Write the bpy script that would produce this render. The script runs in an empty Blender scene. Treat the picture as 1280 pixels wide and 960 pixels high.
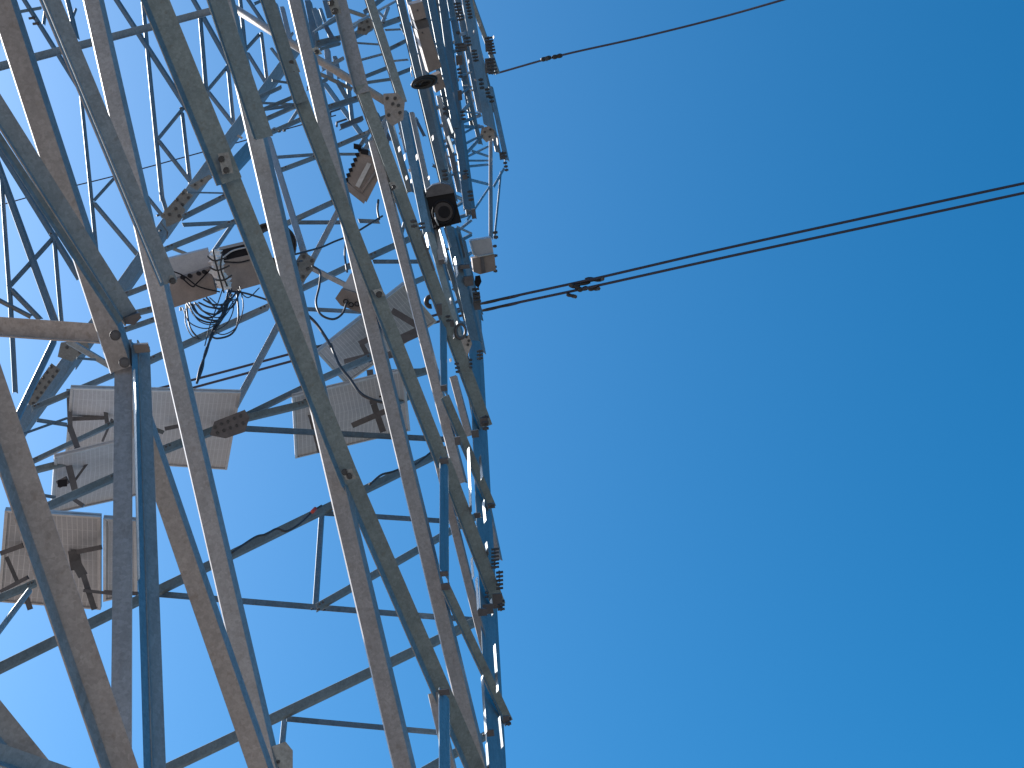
import bpy, math, random
from mathutils import Vector, Matrix
random.seed(7)
S = bpy.context.scene
COL = S.collection
# ------------------------------------------------------------------ camera
FPX = 1800.0                                  # focal length in photograph pixels (1280 wide)
PITCH = math.radians(50)
CAM = Vector((0, 0, 1.6))
Rv = Vector((1, 0, 0))
Fv = Vector((0, math.cos(PITCH), math.sin(PITCH)))
Uv = Vector((0, -math.sin(PITCH), math.cos(PITCH)))
cd = bpy.data.cameras.new('camera'); cam = bpy.data.objects.new('camera', cd); COL.objects.link(cam)
cd.sensor_width = 36; cd.lens = 36 * FPX / 1280; cd.clip_start = 0.1; cd.clip_end = 9000
cam.location = CAM; cam.rotation_euler = (PITCH + math.pi / 2, 0, 0)
S.camera = cam
# ------------------------------------------------------------------ sun and sky
sd = (-0.76 * Rv + 0.22 * Uv + 0.63 * Fv).normalized()      # towards the sun
el = math.asin(sd.z); az = math.atan2(sd.x, sd.y)
W = bpy.data.worlds.new('World'); S.world = W; W.use_nodes = True
nt = W.node_tree; bg = nt.nodes['Background']
sky = nt.nodes.new('ShaderNodeTexSky'); sky.sky_type = 'NISHITA'; sky.sun_disc = False
sky.sun_elevation = el; sky.sun_rotation = az
sky.air_density = 1.0; sky.dust_density = 3.0; sky.ozone_density = 10.0; sky.altitude = 0
hs = nt.nodes.new('ShaderNodeHueSaturation'); hs.inputs['Saturation'].default_value = 1.23
hs.inputs['Hue'].default_value = 0.484
nt.links.new(sky.outputs[0], hs.inputs['Color']); nt.links.new(hs.outputs[0], bg.inputs[0])
bg.inputs[1].default_value = 0.10
sl = bpy.data.lights.new('sun', 'SUN'); sl.energy = 5.0; sl.angle = math.radians(0.5); sl.color = (1, .95, .88)
so = bpy.data.objects.new('sun', sl); COL.objects.link(so)
so.rotation_euler = sd.to_track_quat('Z', 'Y').to_euler(); so.location = sd * 60
S.view_settings.view_transform = 'Standard'; S.view_settings.look = 'None'
S.view_settings.gamma = 1.0; S.view_settings.exposure = 1.07
S.cycles.max_bounces = 8

# ------------------------------------------------------------------ materials
def mat(name, c1, c2=None, rough=.5, metal=0., scale=9., bump=.0, streak=False, spec=.5):
    m = bpy.data.materials.new(name); m.use_nodes = True
    n = m.node_tree.nodes; l = m.node_tree.links; b = n['Principled BSDF']
    b.inputs['Roughness'].default_value = rough; b.inputs['Metallic'].default_value = metal
    b.inputs['Specular IOR Level'].default_value = spec
    if c2 is None: c2 = tuple(v * .75 for v in c1)
    tc = n.new('ShaderNodeTexCoord'); mp = n.new('ShaderNodeMapping')
    if streak: mp.inputs['Scale'].default_value = (1, 1, .16)
    l.new(tc.outputs['Object'], mp.inputs[0])
    a = n.new('ShaderNodeTexNoise'); a.inputs['Scale'].default_value = scale; a.inputs['Detail'].default_value = 6
    a.inputs['Roughness'].default_value = .65
    l.new(mp.outputs[0], a.inputs['Vector'])
    r = n.new('ShaderNodeValToRGB'); r.color_ramp.elements[0].position = .32; r.color_ramp.elements[1].position = .68
    r.color_ramp.elements[0].color = (*c2, 1); r.color_ramp.elements[1].color = (*c1, 1)
    l.new(a.outputs['Fac'], r.inputs[0])
    a2 = n.new('ShaderNodeTexNoise'); a2.inputs['Scale'].default_value = scale * 9; a2.inputs['Detail'].default_value = 4
    l.new(tc.outputs['Object'], a2.inputs['Vector'])
    r2 = n.new('ShaderNodeMapRange'); r2.inputs[1].default_value = .3; r2.inputs[2].default_value = .7; r2.inputs[3].default_value = .91; r2.inputs[4].default_value = 1.06
    l.new(a2.outputs['Fac'], r2.inputs[0])
    mg = n.new('ShaderNodeVectorMath'); mg.operation = 'SCALE'; l.new(r.outputs[0], mg.inputs[0]); l.new(r2.outputs[0], mg.inputs['Scale'])
    if 'steel' in name and streak:
        vo = n.new('ShaderNodeTexVoronoi'); vo.inputs['Scale'].default_value = 42; l.new(tc.outputs['Object'], vo.inputs['Vector'])
        v2 = n.new('ShaderNodeSeparateColor'); l.new(vo.outputs['Color'], v2.inputs[0])
        v3 = n.new('ShaderNodeMapRange'); v3.inputs[3].default_value = .88; v3.inputs[4].default_value = 1.1; l.new(v2.outputs[0], v3.inputs[0])
        m2 = n.new('ShaderNodeMapping'); m2.inputs['Scale'].default_value = (22, 22, .9); l.new(tc.outputs['Object'], m2.inputs[0])
        dn = n.new('ShaderNodeTexNoise'); dn.inputs['Scale'].default_value = 1; dn.inputs['Detail'].default_value = 3; l.new(m2.outputs[0], dn.inputs['Vector'])
        dr = n.new('ShaderNodeMapRange'); dr.inputs[1].default_value = .58; dr.inputs[2].default_value = .74; dr.inputs[4].default_value = .38; l.new(dn.outputs['Fac'], dr.inputs[0])
        sc = n.new('ShaderNodeVectorMath'); sc.operation = 'SCALE'; l.new(mg.outputs[0], sc.inputs[0]); l.new(v3.outputs[0], sc.inputs['Scale'])
        mg = n.new('ShaderNodeMix'); mg.data_type = 'RGBA'; l.new(sc.outputs[0], mg.inputs[6]); l.new(dr.outputs[0], mg.inputs[0]); mg.inputs[7].default_value = (.16, .125, .10, 1)
    oi = n.new('ShaderNodeObjectInfo'); mr = n.new('ShaderNodeMapRange')
    mr.inputs[3].default_value = .84; mr.inputs[4].default_value = 1.08
    l.new(oi.outputs['Random'], mr.inputs[0])
    h = n.new('ShaderNodeHueSaturation'); l.new(mr.outputs[0], h.inputs['Value']); l.new(mg.outputs[2 if mg.bl_idname == 'ShaderNodeMix' else 0], h.inputs['Color'])
    l.new(h.outputs[0], b.inputs['Base Color'])
    if bump:
        bp = n.new('ShaderNodeBump'); bp.inputs['Strength'].default_value = bump; bp.inputs['Distance'].default_value = .004
        l.new(a.outputs['Fac'], bp.inputs['Height']); l.new(bp.outputs[0], b.inputs['Normal'])
    return m
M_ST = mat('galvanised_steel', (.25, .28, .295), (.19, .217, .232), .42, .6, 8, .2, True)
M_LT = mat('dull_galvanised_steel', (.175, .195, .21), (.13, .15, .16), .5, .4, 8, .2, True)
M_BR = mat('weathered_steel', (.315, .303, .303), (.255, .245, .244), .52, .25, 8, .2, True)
M_BO = mat('shaded_bolt_steel', (.075, .078, .085), (.045, .045, .05), .5, .3, 30)  # near-black base colour carries the shade on the backlit bolts
M_BX = mat('brown_paint', (.235, .20, .185), (.175, .147, .137), .55, 0, 6, .1, True)
M_BG = mat('grey_paint', (.36, .38, .42), (.30, .32, .36), .5, 0, 6)
M_BK = mat('black_rubber', (.018, .018, .02), (.010, .010, .012), .5, 0, 20)
M_BL = mat('black_paint', (.014, .014, .018), (.010, .010, .013), .6, 0, 12, spec=.15)
M_GL = mat('dark_glass', (.012, .018, .03), (.01, .014, .024), .25, 0, 5)
M_CB = mat('cable_sheath', (.035, .04, .05), (.02, .022, .03), .5, 0, 30)
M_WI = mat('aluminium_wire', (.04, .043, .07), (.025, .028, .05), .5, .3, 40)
M_AL = mat('aluminium_frame', (.42, .43, .45), (.34, .35, .36), .4, .5, 15)
M_WH = mat('white_plastic_film', (.82, .83, .84), (.6, .62, .65), .25, 0, 14, .5)
M_RD = mat('red_tape', (.5, .05, .03), (.35, .04, .03), .5)
M_DK = mat('dark_bracket_steel', (.10, .10, .11), (.065, .065, .075), .5, .3, 10)
# rear of a solar panel: pale sheet, light through the cell gaps painted as paler lines
M_PV = mat('panel_backsheet', (.34, .355, .39), (.30, .315, .345), .55, 0, 4)
_n = M_PV.node_tree.nodes; _l = M_PV.node_tree.links; _b = _n['Principled BSDF']
_uv = _n.new('ShaderNodeUVMap'); _bk = _n.new('ShaderNodeTexBrick'); _bk.offset = 0
_bk.inputs['Scale'].default_value = 1; _bk.inputs['Mortar Size'].default_value = .004; _bk.inputs['Mortar Smooth'].default_value = .4
_bk.inputs['Brick Width'].default_value = .055; _bk.inputs['Row Height'].default_value = .33
_bk.inputs['Color1'].default_value = (0, 0, 0, 1); _bk.inputs['Color2'].default_value = (0, 0, 0, 1); _bk.inputs['Mortar'].default_value = (1, 1, 1, 1)
_l.new(_uv.outputs[0], _bk.inputs['Vector'])
_mx = _n.new('ShaderNodeMix'); _mx.data_type = 'RGBA'
_src = _b.inputs['Base Color'].links[0].from_socket
_l.new(_src, _mx.inputs[6]); _mx.inputs[7].default_value = (.43, .445, .49, 1); _l.new(_bk.outputs['Color'], _mx.inputs[0])
_l.new(_mx.outputs[2], _b.inputs['Base Color'])
# ground: bare soil to the left, grass to the right
M_GR = bpy.data.materials.new('soil_and_grass'); M_GR.use_nodes = True
_n = M_GR.node_tree.nodes; _l = M_GR.node_tree.links; _b = _n['Principled BSDF']; _b.inputs['Roughness'].default_value = .95
_tc = _n.new('ShaderNodeTexCoord'); _a = _n.new('ShaderNodeTexNoise'); _a.inputs['Scale'].default_value = .12; _a.inputs['Detail'].default_value = 8
_l.new(_tc.outputs['Object'], _a.inputs['Vector'])
_sx = _n.new('ShaderNodeSeparateXYZ'); _l.new(_tc.outputs['Object'], _sx.inputs[0])
_m1 = _n.new('ShaderNodeMath'); _m1.operation = 'MULTIPLY_ADD'; _m1.inputs[1].default_value = .05; _l.new(_sx.outputs[0], _m1.inputs[0]); _l.new(_a.outputs['Fac'], _m1.inputs[2])
_r = _n.new('ShaderNodeValToRGB'); _r.color_ramp.elements[0].position = .4; _r.color_ramp.elements[1].position = .9
_r.color_ramp.elements[0].color = (.30, .228, .182, 1); _r.color_ramp.elements[1].color = (.13, .142, .118, 1)
_l.new(_m1.outputs[0], _r.inputs[0])
_f = _n.new('ShaderNodeTexNoise'); _f.inputs['Scale'].default_value = 6; _f.inputs['Detail'].default_value = 8; _l.new(_tc.outputs['Object'], _f.inputs['Vector'])
_v = _n.new('ShaderNodeMix'); _v.data_type = 'RGBA'; _v.blend_type = 'MULTIPLY'; _v.inputs[0].default_value = .5
_l.new(_r.outputs[0], _v.inputs[6]); _l.new(_f.outputs['Fac'], _v.inputs[7]); _l.new(_v.outputs[2], _b.inputs['Base Color'])

# ------------------------------------------------------------------ helpers
def mesh_obj(name, verts, faces, m, parent=None, smooth=False):
    me = bpy.data.meshes.new(name); me.from_pydata([tuple(v) for v in verts], [], faces)
    me.validate(); me.materials.append(m)
    if smooth: me.polygons.foreach_set('use_smooth', [True] * len(me.polygons))
    o = bpy.data.objects.new(name, me); COL.objects.link(o)
    if parent:
        o.parent = parent; o.matrix_parent_inverse = parent.matrix_world.inverted()
    return o
def tag(o, label, cat, group=None):
    o['label'] = label; o['category'] = cat
    if group: o['group'] = group
    return o
def thing(name, label, cat, loc, group=None):
    o = bpy.data.objects.new(name, None); COL.objects.link(o); o.location = loc; o.empty_display_size = .2
    bpy.context.view_layer.update() if False else None
    o.matrix_world = Matrix.Translation(loc)
    return tag(o, label, cat, group)
# the tower's faces are planes; in view a plane is 1/depth = a + b*x + c*y
def pl(layer):
    return {'N': (0.100, -0.000115, 0.000040), 'M': (0.0395, -0.0000165, 0.000035),
            'F': (0.0285, -0.000010, 0.000022)}[layer]
def zof(layer, x, y, k=1.):
    if not isinstance(layer, str): return layer * k
    a, b, c = pl(layer); return k / max(a + b * x + c * y, 1 / 60.)
def P(x, y, z):
    return CAM + Rv * ((x - 640) / FPX * z) + Uv * ((480 - y) / FPX * z) + Fv * z
def on(layer, x, y, k=1.):
    return P(x, y, zof(layer, x, y, k))
def frame(p0, p1):
    a = (p1 - p0).normalized(); v = ((p0 + p1) / 2 - CAM).normalized()
    f = (v - a * v.dot(a)).normalized(); r = a.cross(f).normalized()
    # image-right for a member running down the picture
    ax, ay = a.dot(Rv), -a.dot(Uv)
    if r.dot(Rv) * ay + (r.dot(Uv)) * ax < 0: r = -r
    return a, r, f
def section(pts, t):
    """thin-walled section: the polyline and its copy one wall thickness behind"""
    n = len(pts); out = []
    for i, (x, y) in enumerate(pts):
        nn = []
        for j in (i - 1, i):
            if 0 <= j < n - 1:
                dx, dy = pts[j + 1][0] - pts[j][0], pts[j + 1][1] - pts[j][1]
                L = math.hypot(dx, dy) or 1; nn.append((-dy / L, dx / L))
        if len(nn) == 1: mx, my = nn[0]
        else:
            mx, my = nn[0][0] + nn[1][0], nn[0][1] + nn[1][1]; L = mx * mx + my * my or 1
            s = min(2 / L, 1.6); mx *= s; my *= s
        out.append((x + mx * t, y + my * t))
    return list(pts) + out[::-1]
def extrude(name, p0, p1, pts, t, m, parent, e0=0., e1=0.):
    a, r, f = frame(p0, p1); sec = section(pts, t); n = len(sec); h = n // 2
    L = (p1 - p0).length; k = 7 if L > 2 else 2; b1, b2 = random.uniform(-1, 1) * .0011 * L, random.uniform(-1, 1) * .0009 * L
    vs = []
    rings = []
    for q in range(k):                          # no bar is dead straight
        u = q / (k - 1); rings.append(p0.lerp(p1, u) + r * (b1 * math.sin(math.pi * u)) + f * (b2 * math.sin(2 * math.pi * u)))
    if e0: rings.insert(0, rings[0] + (rings[0] - rings[1]).normalized() * e0)   # bars that leave the picture run on
    if e1: rings.append(rings[-1] + (rings[-1] - rings[-2]).normalized() * e1)
    k = len(rings)
    for p in rings: vs += [p + r * x + f * y for x, y in sec]
    fs = [(q * n + i, q * n + (i + 1) % n, (q + 1) * n + (i + 1) % n, (q + 1) * n + i) for q in range(k - 1) for i in range(n)]
    for i in range(h - 1):                      # end caps, one quad per wall
        c = (i, i + 1, n - 2 - i, n - 1 - i); fs.append(c[::-1]); fs.append(tuple((k - 1) * n + w for w in c))
    return mesh_obj(name, vs, fs, m, parent)
def prism(name, quad, z, off, depth, m, parent=None, zs=None):
    """solid box: the face towards the ground, and the far face shifted by off"""
    n = len(quad); zs = zs or [z] * n
    c = Vector((sum(q[0] for q in quad) / n, sum(q[1] for q in quad) / n))
    vs = [P(x, y, zz) for (x, y), zz in zip(quad, zs)] + \
         [P(c.x + (x - c.x) * zz / (zz + depth) + off[0], c.y + (y - c.y) * zz / (zz + depth) + off[1], zz + depth) for (x, y), zz in zip(quad, zs)]
    fs = [tuple(range(n)), tuple(range(2 * n - 1, n - 1, -1))] + [(i, n + i, n + (i + 1) % n, (i + 1) % n) for i in range(n)]
    o = mesh_obj(name, vs, fs, m, parent)
    return o
def catmull(pts, k=6):
    pts = [Vector(p) for p in pts]; q = [pts[0] * 2 - pts[1]] + pts + [pts[-1] * 2 - pts[-2]]; out = []
    for i in range(1, len(q) - 2):
        for s in range(k):
            t = s / k; p0, p1, p2, p3 = q[i - 1:i + 3]
            out.append(.5 * ((2 * p1) + (-p0 + p2) * t + (2 * p0 - 5 * p1 + 4 * p2 - p3) * t * t + (-p0 + 3 * p1 - 3 * p2 + p3) * t ** 3))
    return out + [pts[-1]]
def tube(name, pts, rad, m, parent=None, ns=7, closed=False, radii=None):
    n = len(pts); vs = []; fs = []; u = None
    for i, p in enumerate(pts):
        a = pts[(i + 1) % n] if (closed or i < n - 1) else pts[i]; b = pts[i - 1] if (closed or i) else pts[i]
        d = (a - b).normalized()
        if u is None: u = d.orthogonal().normalized()
        u = (u - d * u.dot(d)).normalized(); w = d.cross(u)
        rr = radii[i] if radii else rad
        vs += [p + (u * math.cos(2 * math.pi * j / ns) + w * math.sin(2 * math.pi * j / ns)) * rr for j in range(ns)]
    for i in range(n if closed else n - 1):
        for j in range(ns):
            i2 = (i + 1) % n
            fs.append((i * ns + j, i * ns + (j + 1) % ns, i2 * ns + (j + 1) % ns, i2 * ns + j))
    if not closed:
        fs.append(tuple(range(ns))[::-1]); fs.append(tuple(range((n - 1) * ns, n * ns)))
    return mesh_obj(name, vs, fs, m, parent, True)
def px_tube(name, pts, w, layer, m, parent=None, k=1., z=None, steps=6, ns=7):
    """cable through points of the view on one face; w is its apparent thickness"""
    q = []
    for p in pts:
        zz = (z if z else zof(layer, p[0], p[1], k)) * (p[2] if len(p) > 2 else 1.)
        q.append(P(p[0], p[1], zz))
    zm = (q[len(q) // 2] - CAM).dot(Fv)
    return tube(name, catmull(q, steps), w * zm / FPX / 2, m, parent, ns)
def disc(name, c, axis, rad, h, m, parent, ns=6, rad2=None):
    axis = axis.normalized(); u = axis.orthogonal().normalized(); w = axis.cross(u); vs = []
    a0 = random.random()
    for s, rr in ((0, rad), (1, rad2 or rad)):
        vs += [c + axis * h * s + (u * math.cos(a0 + 2 * math.pi * j / ns) + w * math.sin(a0 + 2 * math.pi * j / ns)) * rr for j in range(ns)]
    fs = [tuple(range(ns))[::-1], tuple(range(ns, 2 * ns))] + [(j, (j + 1) % ns, ns + (j + 1) % ns, ns + j) for j in range(ns)]
    return mesh_obj(name, vs, fs, m, parent)

# ------------------------------------------------------------------ ground
g = mesh_obj('ground', [(-4000, -4000, 0), (4000, -4000, 0), (4000, 4000, 0), (-4000, 4000, 0)], [(0, 1, 2, 3)], M_GR)
g['kind'] = 'structure'

# ------------------------------------------------------------------ the tower
tower = thing('lattice_tower', 'tall galvanised steel lattice tower of bolted angle bars filling the left half', 'tower', Vector((0, 13, 0)))
def member(name, x0, y0, x1, y1, w, layer, k, kind, s=0., tau=0., wl=0., m=None, t=.010, ground=False):
    p0, p1 = on(layer, x0, y0, k), on(layer, x1, y1, k)
    zm = ((p0 + p1) / 2 - CAM).dot(Fv); u = zm / FPX; wl *= .62
    Wd, s, wl = w * u, s * u, wl * u; T = math.tan(math.radians(tau))
    if ground and p1.z > 0:                      # a leg runs on down to its footing
        d = (p1 - p0).normalized()
        if d.z < -.25: p1 = p1 + d * ((p1.z + .1) / -d.z)
    L, Rr = (-.5 * Wd, -.5 * Wd * T), (.5 * Wd, .5 * Wd * T)
    if kind == 'R':
        pts = [L, Rr, (Rr[0] + max(s, .05 * Wd), Rr[1] + .75 * Wd)]
    elif kind == 'L':
        pts = [(L[0] - max(s, .05 * Wd), L[1] - .55 * Wd), L, Rr]
    elif kind == 'V':                            # convex, the second flange going back on the left
        pts = [(L[0] - max(s, .05 * Wd), L[1] + .7 * Wd), L, Rr]
    if wl: pts = [(L[0] - wl, L[1] + max(.05, wl * 4))] + pts  # lip added on the left edge, splayed to catch the sun
    out = lambda x, y: 5. if y < -1 else 2.5 if x < -2 else 3. if y > 962 and not ground else 0.
    return extrude(name, p0, p1, pts, min(t, Wd * .14), m or M_ST, tower, out(x0, y0), out(x1, y1))
BRT, GRT = -9, 14                                # which way the two sets of bracing bars face
# near face, bars leaning little (they face the bare soil)
member('diagonal_brace', -24, 433, 165, 985, 30, 'N', .96, 'L', 11, -6, m=M_BR)
member('diagonal_brace', 154, 425, 151, 935, 22.5, 'N', 1., 'R', 1, -9, 0, m=M_BR)
member('lit_edge_strip', 167.5, 462, 173.5, 724, 2.6, 'N', .972, 'V', .5, -63, t=.008)  # strip added, turned to the sun as the post's lit edge
member('diagonal_brace', -4, -12, 151, 462, 25, 'N', 1., 'R', 7.5, -10, 2, m=M_BR)
member('diagonal_brace', 168, 512, 326, 970, 23, 'N', 1.008, 'R', 7, -10, 0, m=M_BR)
member('diagonal_brace', 111, -14, 336, 970, 19.5, 'N', 1.02, 'R', 6.5, -6, 2, m=M_BR)
member('diagonal_brace', 276, -14, 507, 975, 19, 'N', 1.01, 'R', 5.5, -6, 2.4, m=M_BR)
member('diagonal_brace', 365, -14, 601, 972, 15.5, 'N', 1.01, 'R', 3.5, -6, 1.8, m=M_BR)
member('diagonal_brace', 466, 175, 576, 604, 11, 'N', 1.01, 'R', 2.5, -6, 1.5, m=M_BR)
member('diagonal_brace', 547, 575, 606, 812, 9, 'N', 1.01, 'R', 2, -6, 1, m=M_BR)
member('diagonal_brace', 566, 470, 586, 545, 8, 'N', 1.01, 'R', 1.5, -6, 1, m=M_BR)
member('diagonal_brace', 541, 866, 566, 975, 12, 'N', 1.0, 'R', 2, -6, 1, m=M_BR)
member('diagonal_brace', 601, 600, 622, 700, 8, 'N', 1.0, 'R', 2, -6, 1, m=M_BR)
# near face, bars leaning more (they face the grass and the open sky on the right)
member('diagonal_brace', -30, 88, 165, 397, 19, 'N', .95, 'L', 2.5, 26, m=M_BR)
member('diagonal_brace', -46, 100, 151, 402, 6, 'N', .952, 'L', 4, 22, m=M_LT)
member('diagonal_brace', 61, -14, 214, 353, 17, 'N', .97, 'L', 6, 26, 0, m=M_BR)
member('diagonal_brace', 49, -14, 202, 353, 1.5, 'N', .972, 'V', .5, -40, t=.012)
member('diagonal_brace', 193, -12, 290, 226, 26, 'N', .97, 'L', 6, GRT)
member('diagonal_brace', 286, 212, 441, 602, 20, 'N', .975, 'L', 5, GRT)
member('diagonal_brace', 437, 590, 602, 972, 18, 'N', .98, 'L', 5.5, GRT)
member('diagonal_brace', 269, -12, 331, 172, 21, 'N', .97, 'L', 2.5, GRT)
member('diagonal_brace', 332, -12, 378, 128, 15, 'N', .97, 'L', 2, GRT)
member('diagonal_brace', 374, 116, 474, 372, 15.5, 'N', .975, 'L', 2, GRT)
member('diagonal_brace', 470, 362, 556, 580, 15, 'N', .975, 'L', 3, GRT)
member('diagonal_brace', 556, 575, 625, 757, 15, 'N', .975, 'L', 2, GRT)
member('diagonal_brace', 423, -8, 454, 116, 16, 'N', .975, 'L', 2, -4, m=M_BR)
member('diagonal_brace', 451, 106, 502, 244, 15, 'N', .975, 'V', 1, GRT, 1.8)
member('diagonal_brace', 499, 236, 609, 533, 14, 'N', .975, 'L', 2, GRT)
member('diagonal_brace', 460, -8, 504, 128, 10, 'N', .98, 'V', 1, GRT, 1.6)
member('diagonal_brace', 557, 495, 616, 634, 9, 'N', .98, 'L', 2, GRT)
member('diagonal_brace', 558, 733, 637, 902, 9.5, 'N', .98, 'L', 2, GRT)
# posts turned towards the sky on the right
member('vertical_post', 181, 431, 200, 975, 13, 'N', .98, 'L', 2, 36, 0, ground=True, m=M_BR)
member('vertical_post', 170, 432, 186.5, 975, 7, 'N', .982, 'L', 2.5, 62, 1.4, ground=True)
member('vertical_post', 554, 405, 555, 488, 7, 'N', .97, 'R', 1, 62)
member('vertical_post', 555, 576, 555, 717, 10, 'N', .965, 'R', 1, 62, 1)
member('vertical_post', 555, 866, 556, 975, 12.5, 'N', .965, 'R', 1, 62, 1.4)
member('vertical_post', 308, 185, 345, 160, 3, 'F', .95, 'R', 1, 10)
# crossbars
member('crossbar', -60, 403, 141, 417, 22, 9.95, 1.02, 'L', 1, -6, m=M_BR)
member('crossbar', -14, 86, 268, 12, 8.5, 'M', 1., 'L', .6, -6, m=M_BR)
member('crossbar', -24, 868, 66, 978, 26, 'N', .99, 'L', 5, 6, m=M_BR)
member('crossbar', -14, 935, 95, 972, 19, 'N', .96, 'L', 5, 2, m=M_BR)
# right corner leg, seen along its face
member('leg', 590, 372, 621, 968, 14, 'N', .995, 'R', 5, 60, 0, ground=True)
for seg in ((585.5, 560, 588.5, 641), (589.5, 697, 591.5, 722), (595.5, 722, 598, 761), (602.5, 845, 607.5, 916), (608, 929, 611.5, 975),
            (600, 570, 602.5, 598), (604, 626, 606.5, 652), (607.5, 678, 610, 694), (613.5, 749, 616, 768), (618, 806, 622, 864), (624, 896, 628, 934)):
    member('lit_edge_strip', *seg, 2.6, 'N', .955, 'V', .5, -63, t=.008)  # thin strips added, facing the sun to show as white slivers
member('leg', 581, -10, 611, 158, 10, 'N', .98, 'R', 3, 48, 0, m=M_BR)
member('leg', 561, 283, 593, 425, 11, 'N', .98, 'R', 3, 26, m=M_LT)
member('leg', 498, -12, 562, 254, 9, 'N', .985, 'V', 1, GRT, 2, m=M_LT)
member('leg', 536, -12, 570, 160, 8, 'N', .985, 'R', 2, 30, m=M_LT)
member('leg', 551, -12, 588, 268, 9, 'N', .985, 'R', 2, 16, 1, m=M_LT)
member('leg', 571, 150, 585, 262, 9, 'N', .98, 'R', 2, 20, 1.6, m=M_LT)
member('leg', 587, -8, 622, 92, 4.5, 'N', .97, 'R', 1, 10, 1)
member('leg', 613, 108, 633, 200, 4.5, 'N', .97, 'R', 1, 10, 1)
member('leg', 545, 284, 553, 328, 8, 'N', .985, 'R', 2, -6, m=M_BR)
for seg in ((549.5, 286, 558.5, 326), (556, 284, 563, 309), (574, 292, 581, 321), (568, 322, 572, 344), (527.5, 294, 543, 338), (567, 246, 575.5, 278),
            (560, 148, 566, 166), (560, 170, 567, 190), (557, 190, 563, 214), (532, 292, 536, 312)):
    member('lit_edge_strip', *seg, 2.4, 'N', .955, 'V', .5, -63, t=.008)  # more added strips turned to the sun as bright lines
# more lengths of the right corner, one behind another
for x0, y0, x1, y1, w, k, tau, m in ((527, -12, 566, 170, 6, 1.03, 34, M_LT), (543, -12, 580, 200, 6, 1.04, 10, M_LT), (560, -12, 592, 160, 7, 1.04, 30, M_LT), (569, -12, 600, 140, 6, 1.05, 40, M_LT),
        (577, -12, 598, 90, 5, 1.03, 12, M_LT), (508, -12, 552, 190, 5, 1.03, 8, M_BR), (517, 20, 556, 200, 5, 1.05, 30, M_LT), (533, 110, 566, 250, 7, 1.02, 14, M_ST), (548, 120, 574, 240, 5, 1.03, 40, M_BR),
        (563, 130, 580, 230, 5, 1.03, 20, M_LT), (503, 138, 534, 290, 10, .99, 14, M_ST), (514, 140, 548, 300, 5, 1.03, 8, M_BR), (524, 190, 560, 350, 6, 1.04, 30, M_LT), (536, 285, 574, 420, 8, 1.0, 14, M_ST),
        (546, 285, 582, 400, 5, 1.02, 24, M_LT), (556, 270, 590, 390, 6, 1.03, 12, M_LT), (569, 285, 598, 392, 7, 1.0, 36, M_LT), (578, 300, 600, 400, 5, 1.03, 10, M_LT), (583, 330, 603, 440, 5, .99, 40, M_BR),
        (590, 60, 612, 150, 5, 1.0, 60, M_ST), (598, 60, 618, 140, 4, 1.01, 10, M_LT), (486, 150, 512, 240, 6, 1.03, 10, M_LT), (568, 400, 596, 500, 6, 1.02, 12, M_LT), (577, 440, 600, 560, 5, 1.02, 24, M_LT),
        (605, 110, 622, 190, 5, 1.0, 36, M_BR), (585, 120, 600, 180, 4, 1.02, 20, M_LT)):
    member('leg', x0, y0, x1, y1, w, 'N', k, 'R', w * .3, tau, .8 if tau < 20 else 0, m=m)
for i in range(44):                              # lacing between the corner's lengths
    y = -4 + i * 9.6; xl = (506 if y < 130 else 512) + y * .14; x = xl + (i * 37 % 11) / 10 * (72 - y * .09)
    q = 16 + (i * 13) % 9; up = (-.55, -.3, .45, -.8)[i % 4]
    x = min(x, (600 if y < 60 else 574 if y < 230 else 590) - q)
    member('lacing_bar', x, y, x + q, y + q * up, 2.2 + (i % 3) * .8, 'N', 1.03 + (i % 4) * .012, 'R', .8, 10 if i % 2 else -10, m=M_BR if i % 5 == 0 else M_LT)
for (x, y, a, b) in ((499, 186, 4, 7), (506, 196, 3, 9), (512, 213, 5, 5), (541, 172, 3, 7), (527, 206, 3, 6), (521, 196, 3, 8), (536, 222, 3, 5),
                     (594, 100, 4, 3), (583, 107, 6, 2), (590, 113, 5, 3), (600, 30, 2, 5), (592, 40, 2, 5), (575, 20, 2, 9), (586, 76, 2, 6), (508, 222, 4, 6), (514, 226, 3, 5),
                     (563, 376, 3, 9), (571, 404, 3, 6), (567, 420, 3, 6), (563, 450, 4, 5), (622, 175, 4, 12), (617, 46, 2, 4), (598, 70, 2, 6)):
    member('glint_plate', x - a * .1, y - b * .4, x + a * .2, y + b * .4, a * .55, 'N', .965, 'V', .4, -48, t=.006, m=M_BR)  # small plates added, tilted to the sun to read as glints
# far corner leg
member('leg', 402, 16, 302, 152, 11, 'F', 1., 'R', 3, 24, m=M_BR)
member('leg', 306, 146, 206, 284, 13, 'F', .995, 'R', 4, 24, m=M_BR)
member('leg', 210, 276, 90, 446, 14.5, 'F', .995, 'R', 5, 24, m=M_BR)
member('leg', 100, 430, -34, 614, 15.5, 'F', .98, 'R', 5, 24, m=M_BR, ground=True)
member('leg', 328, 167, 291, 207, 13, 'F', .95, 'R', 4, 50)
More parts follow.
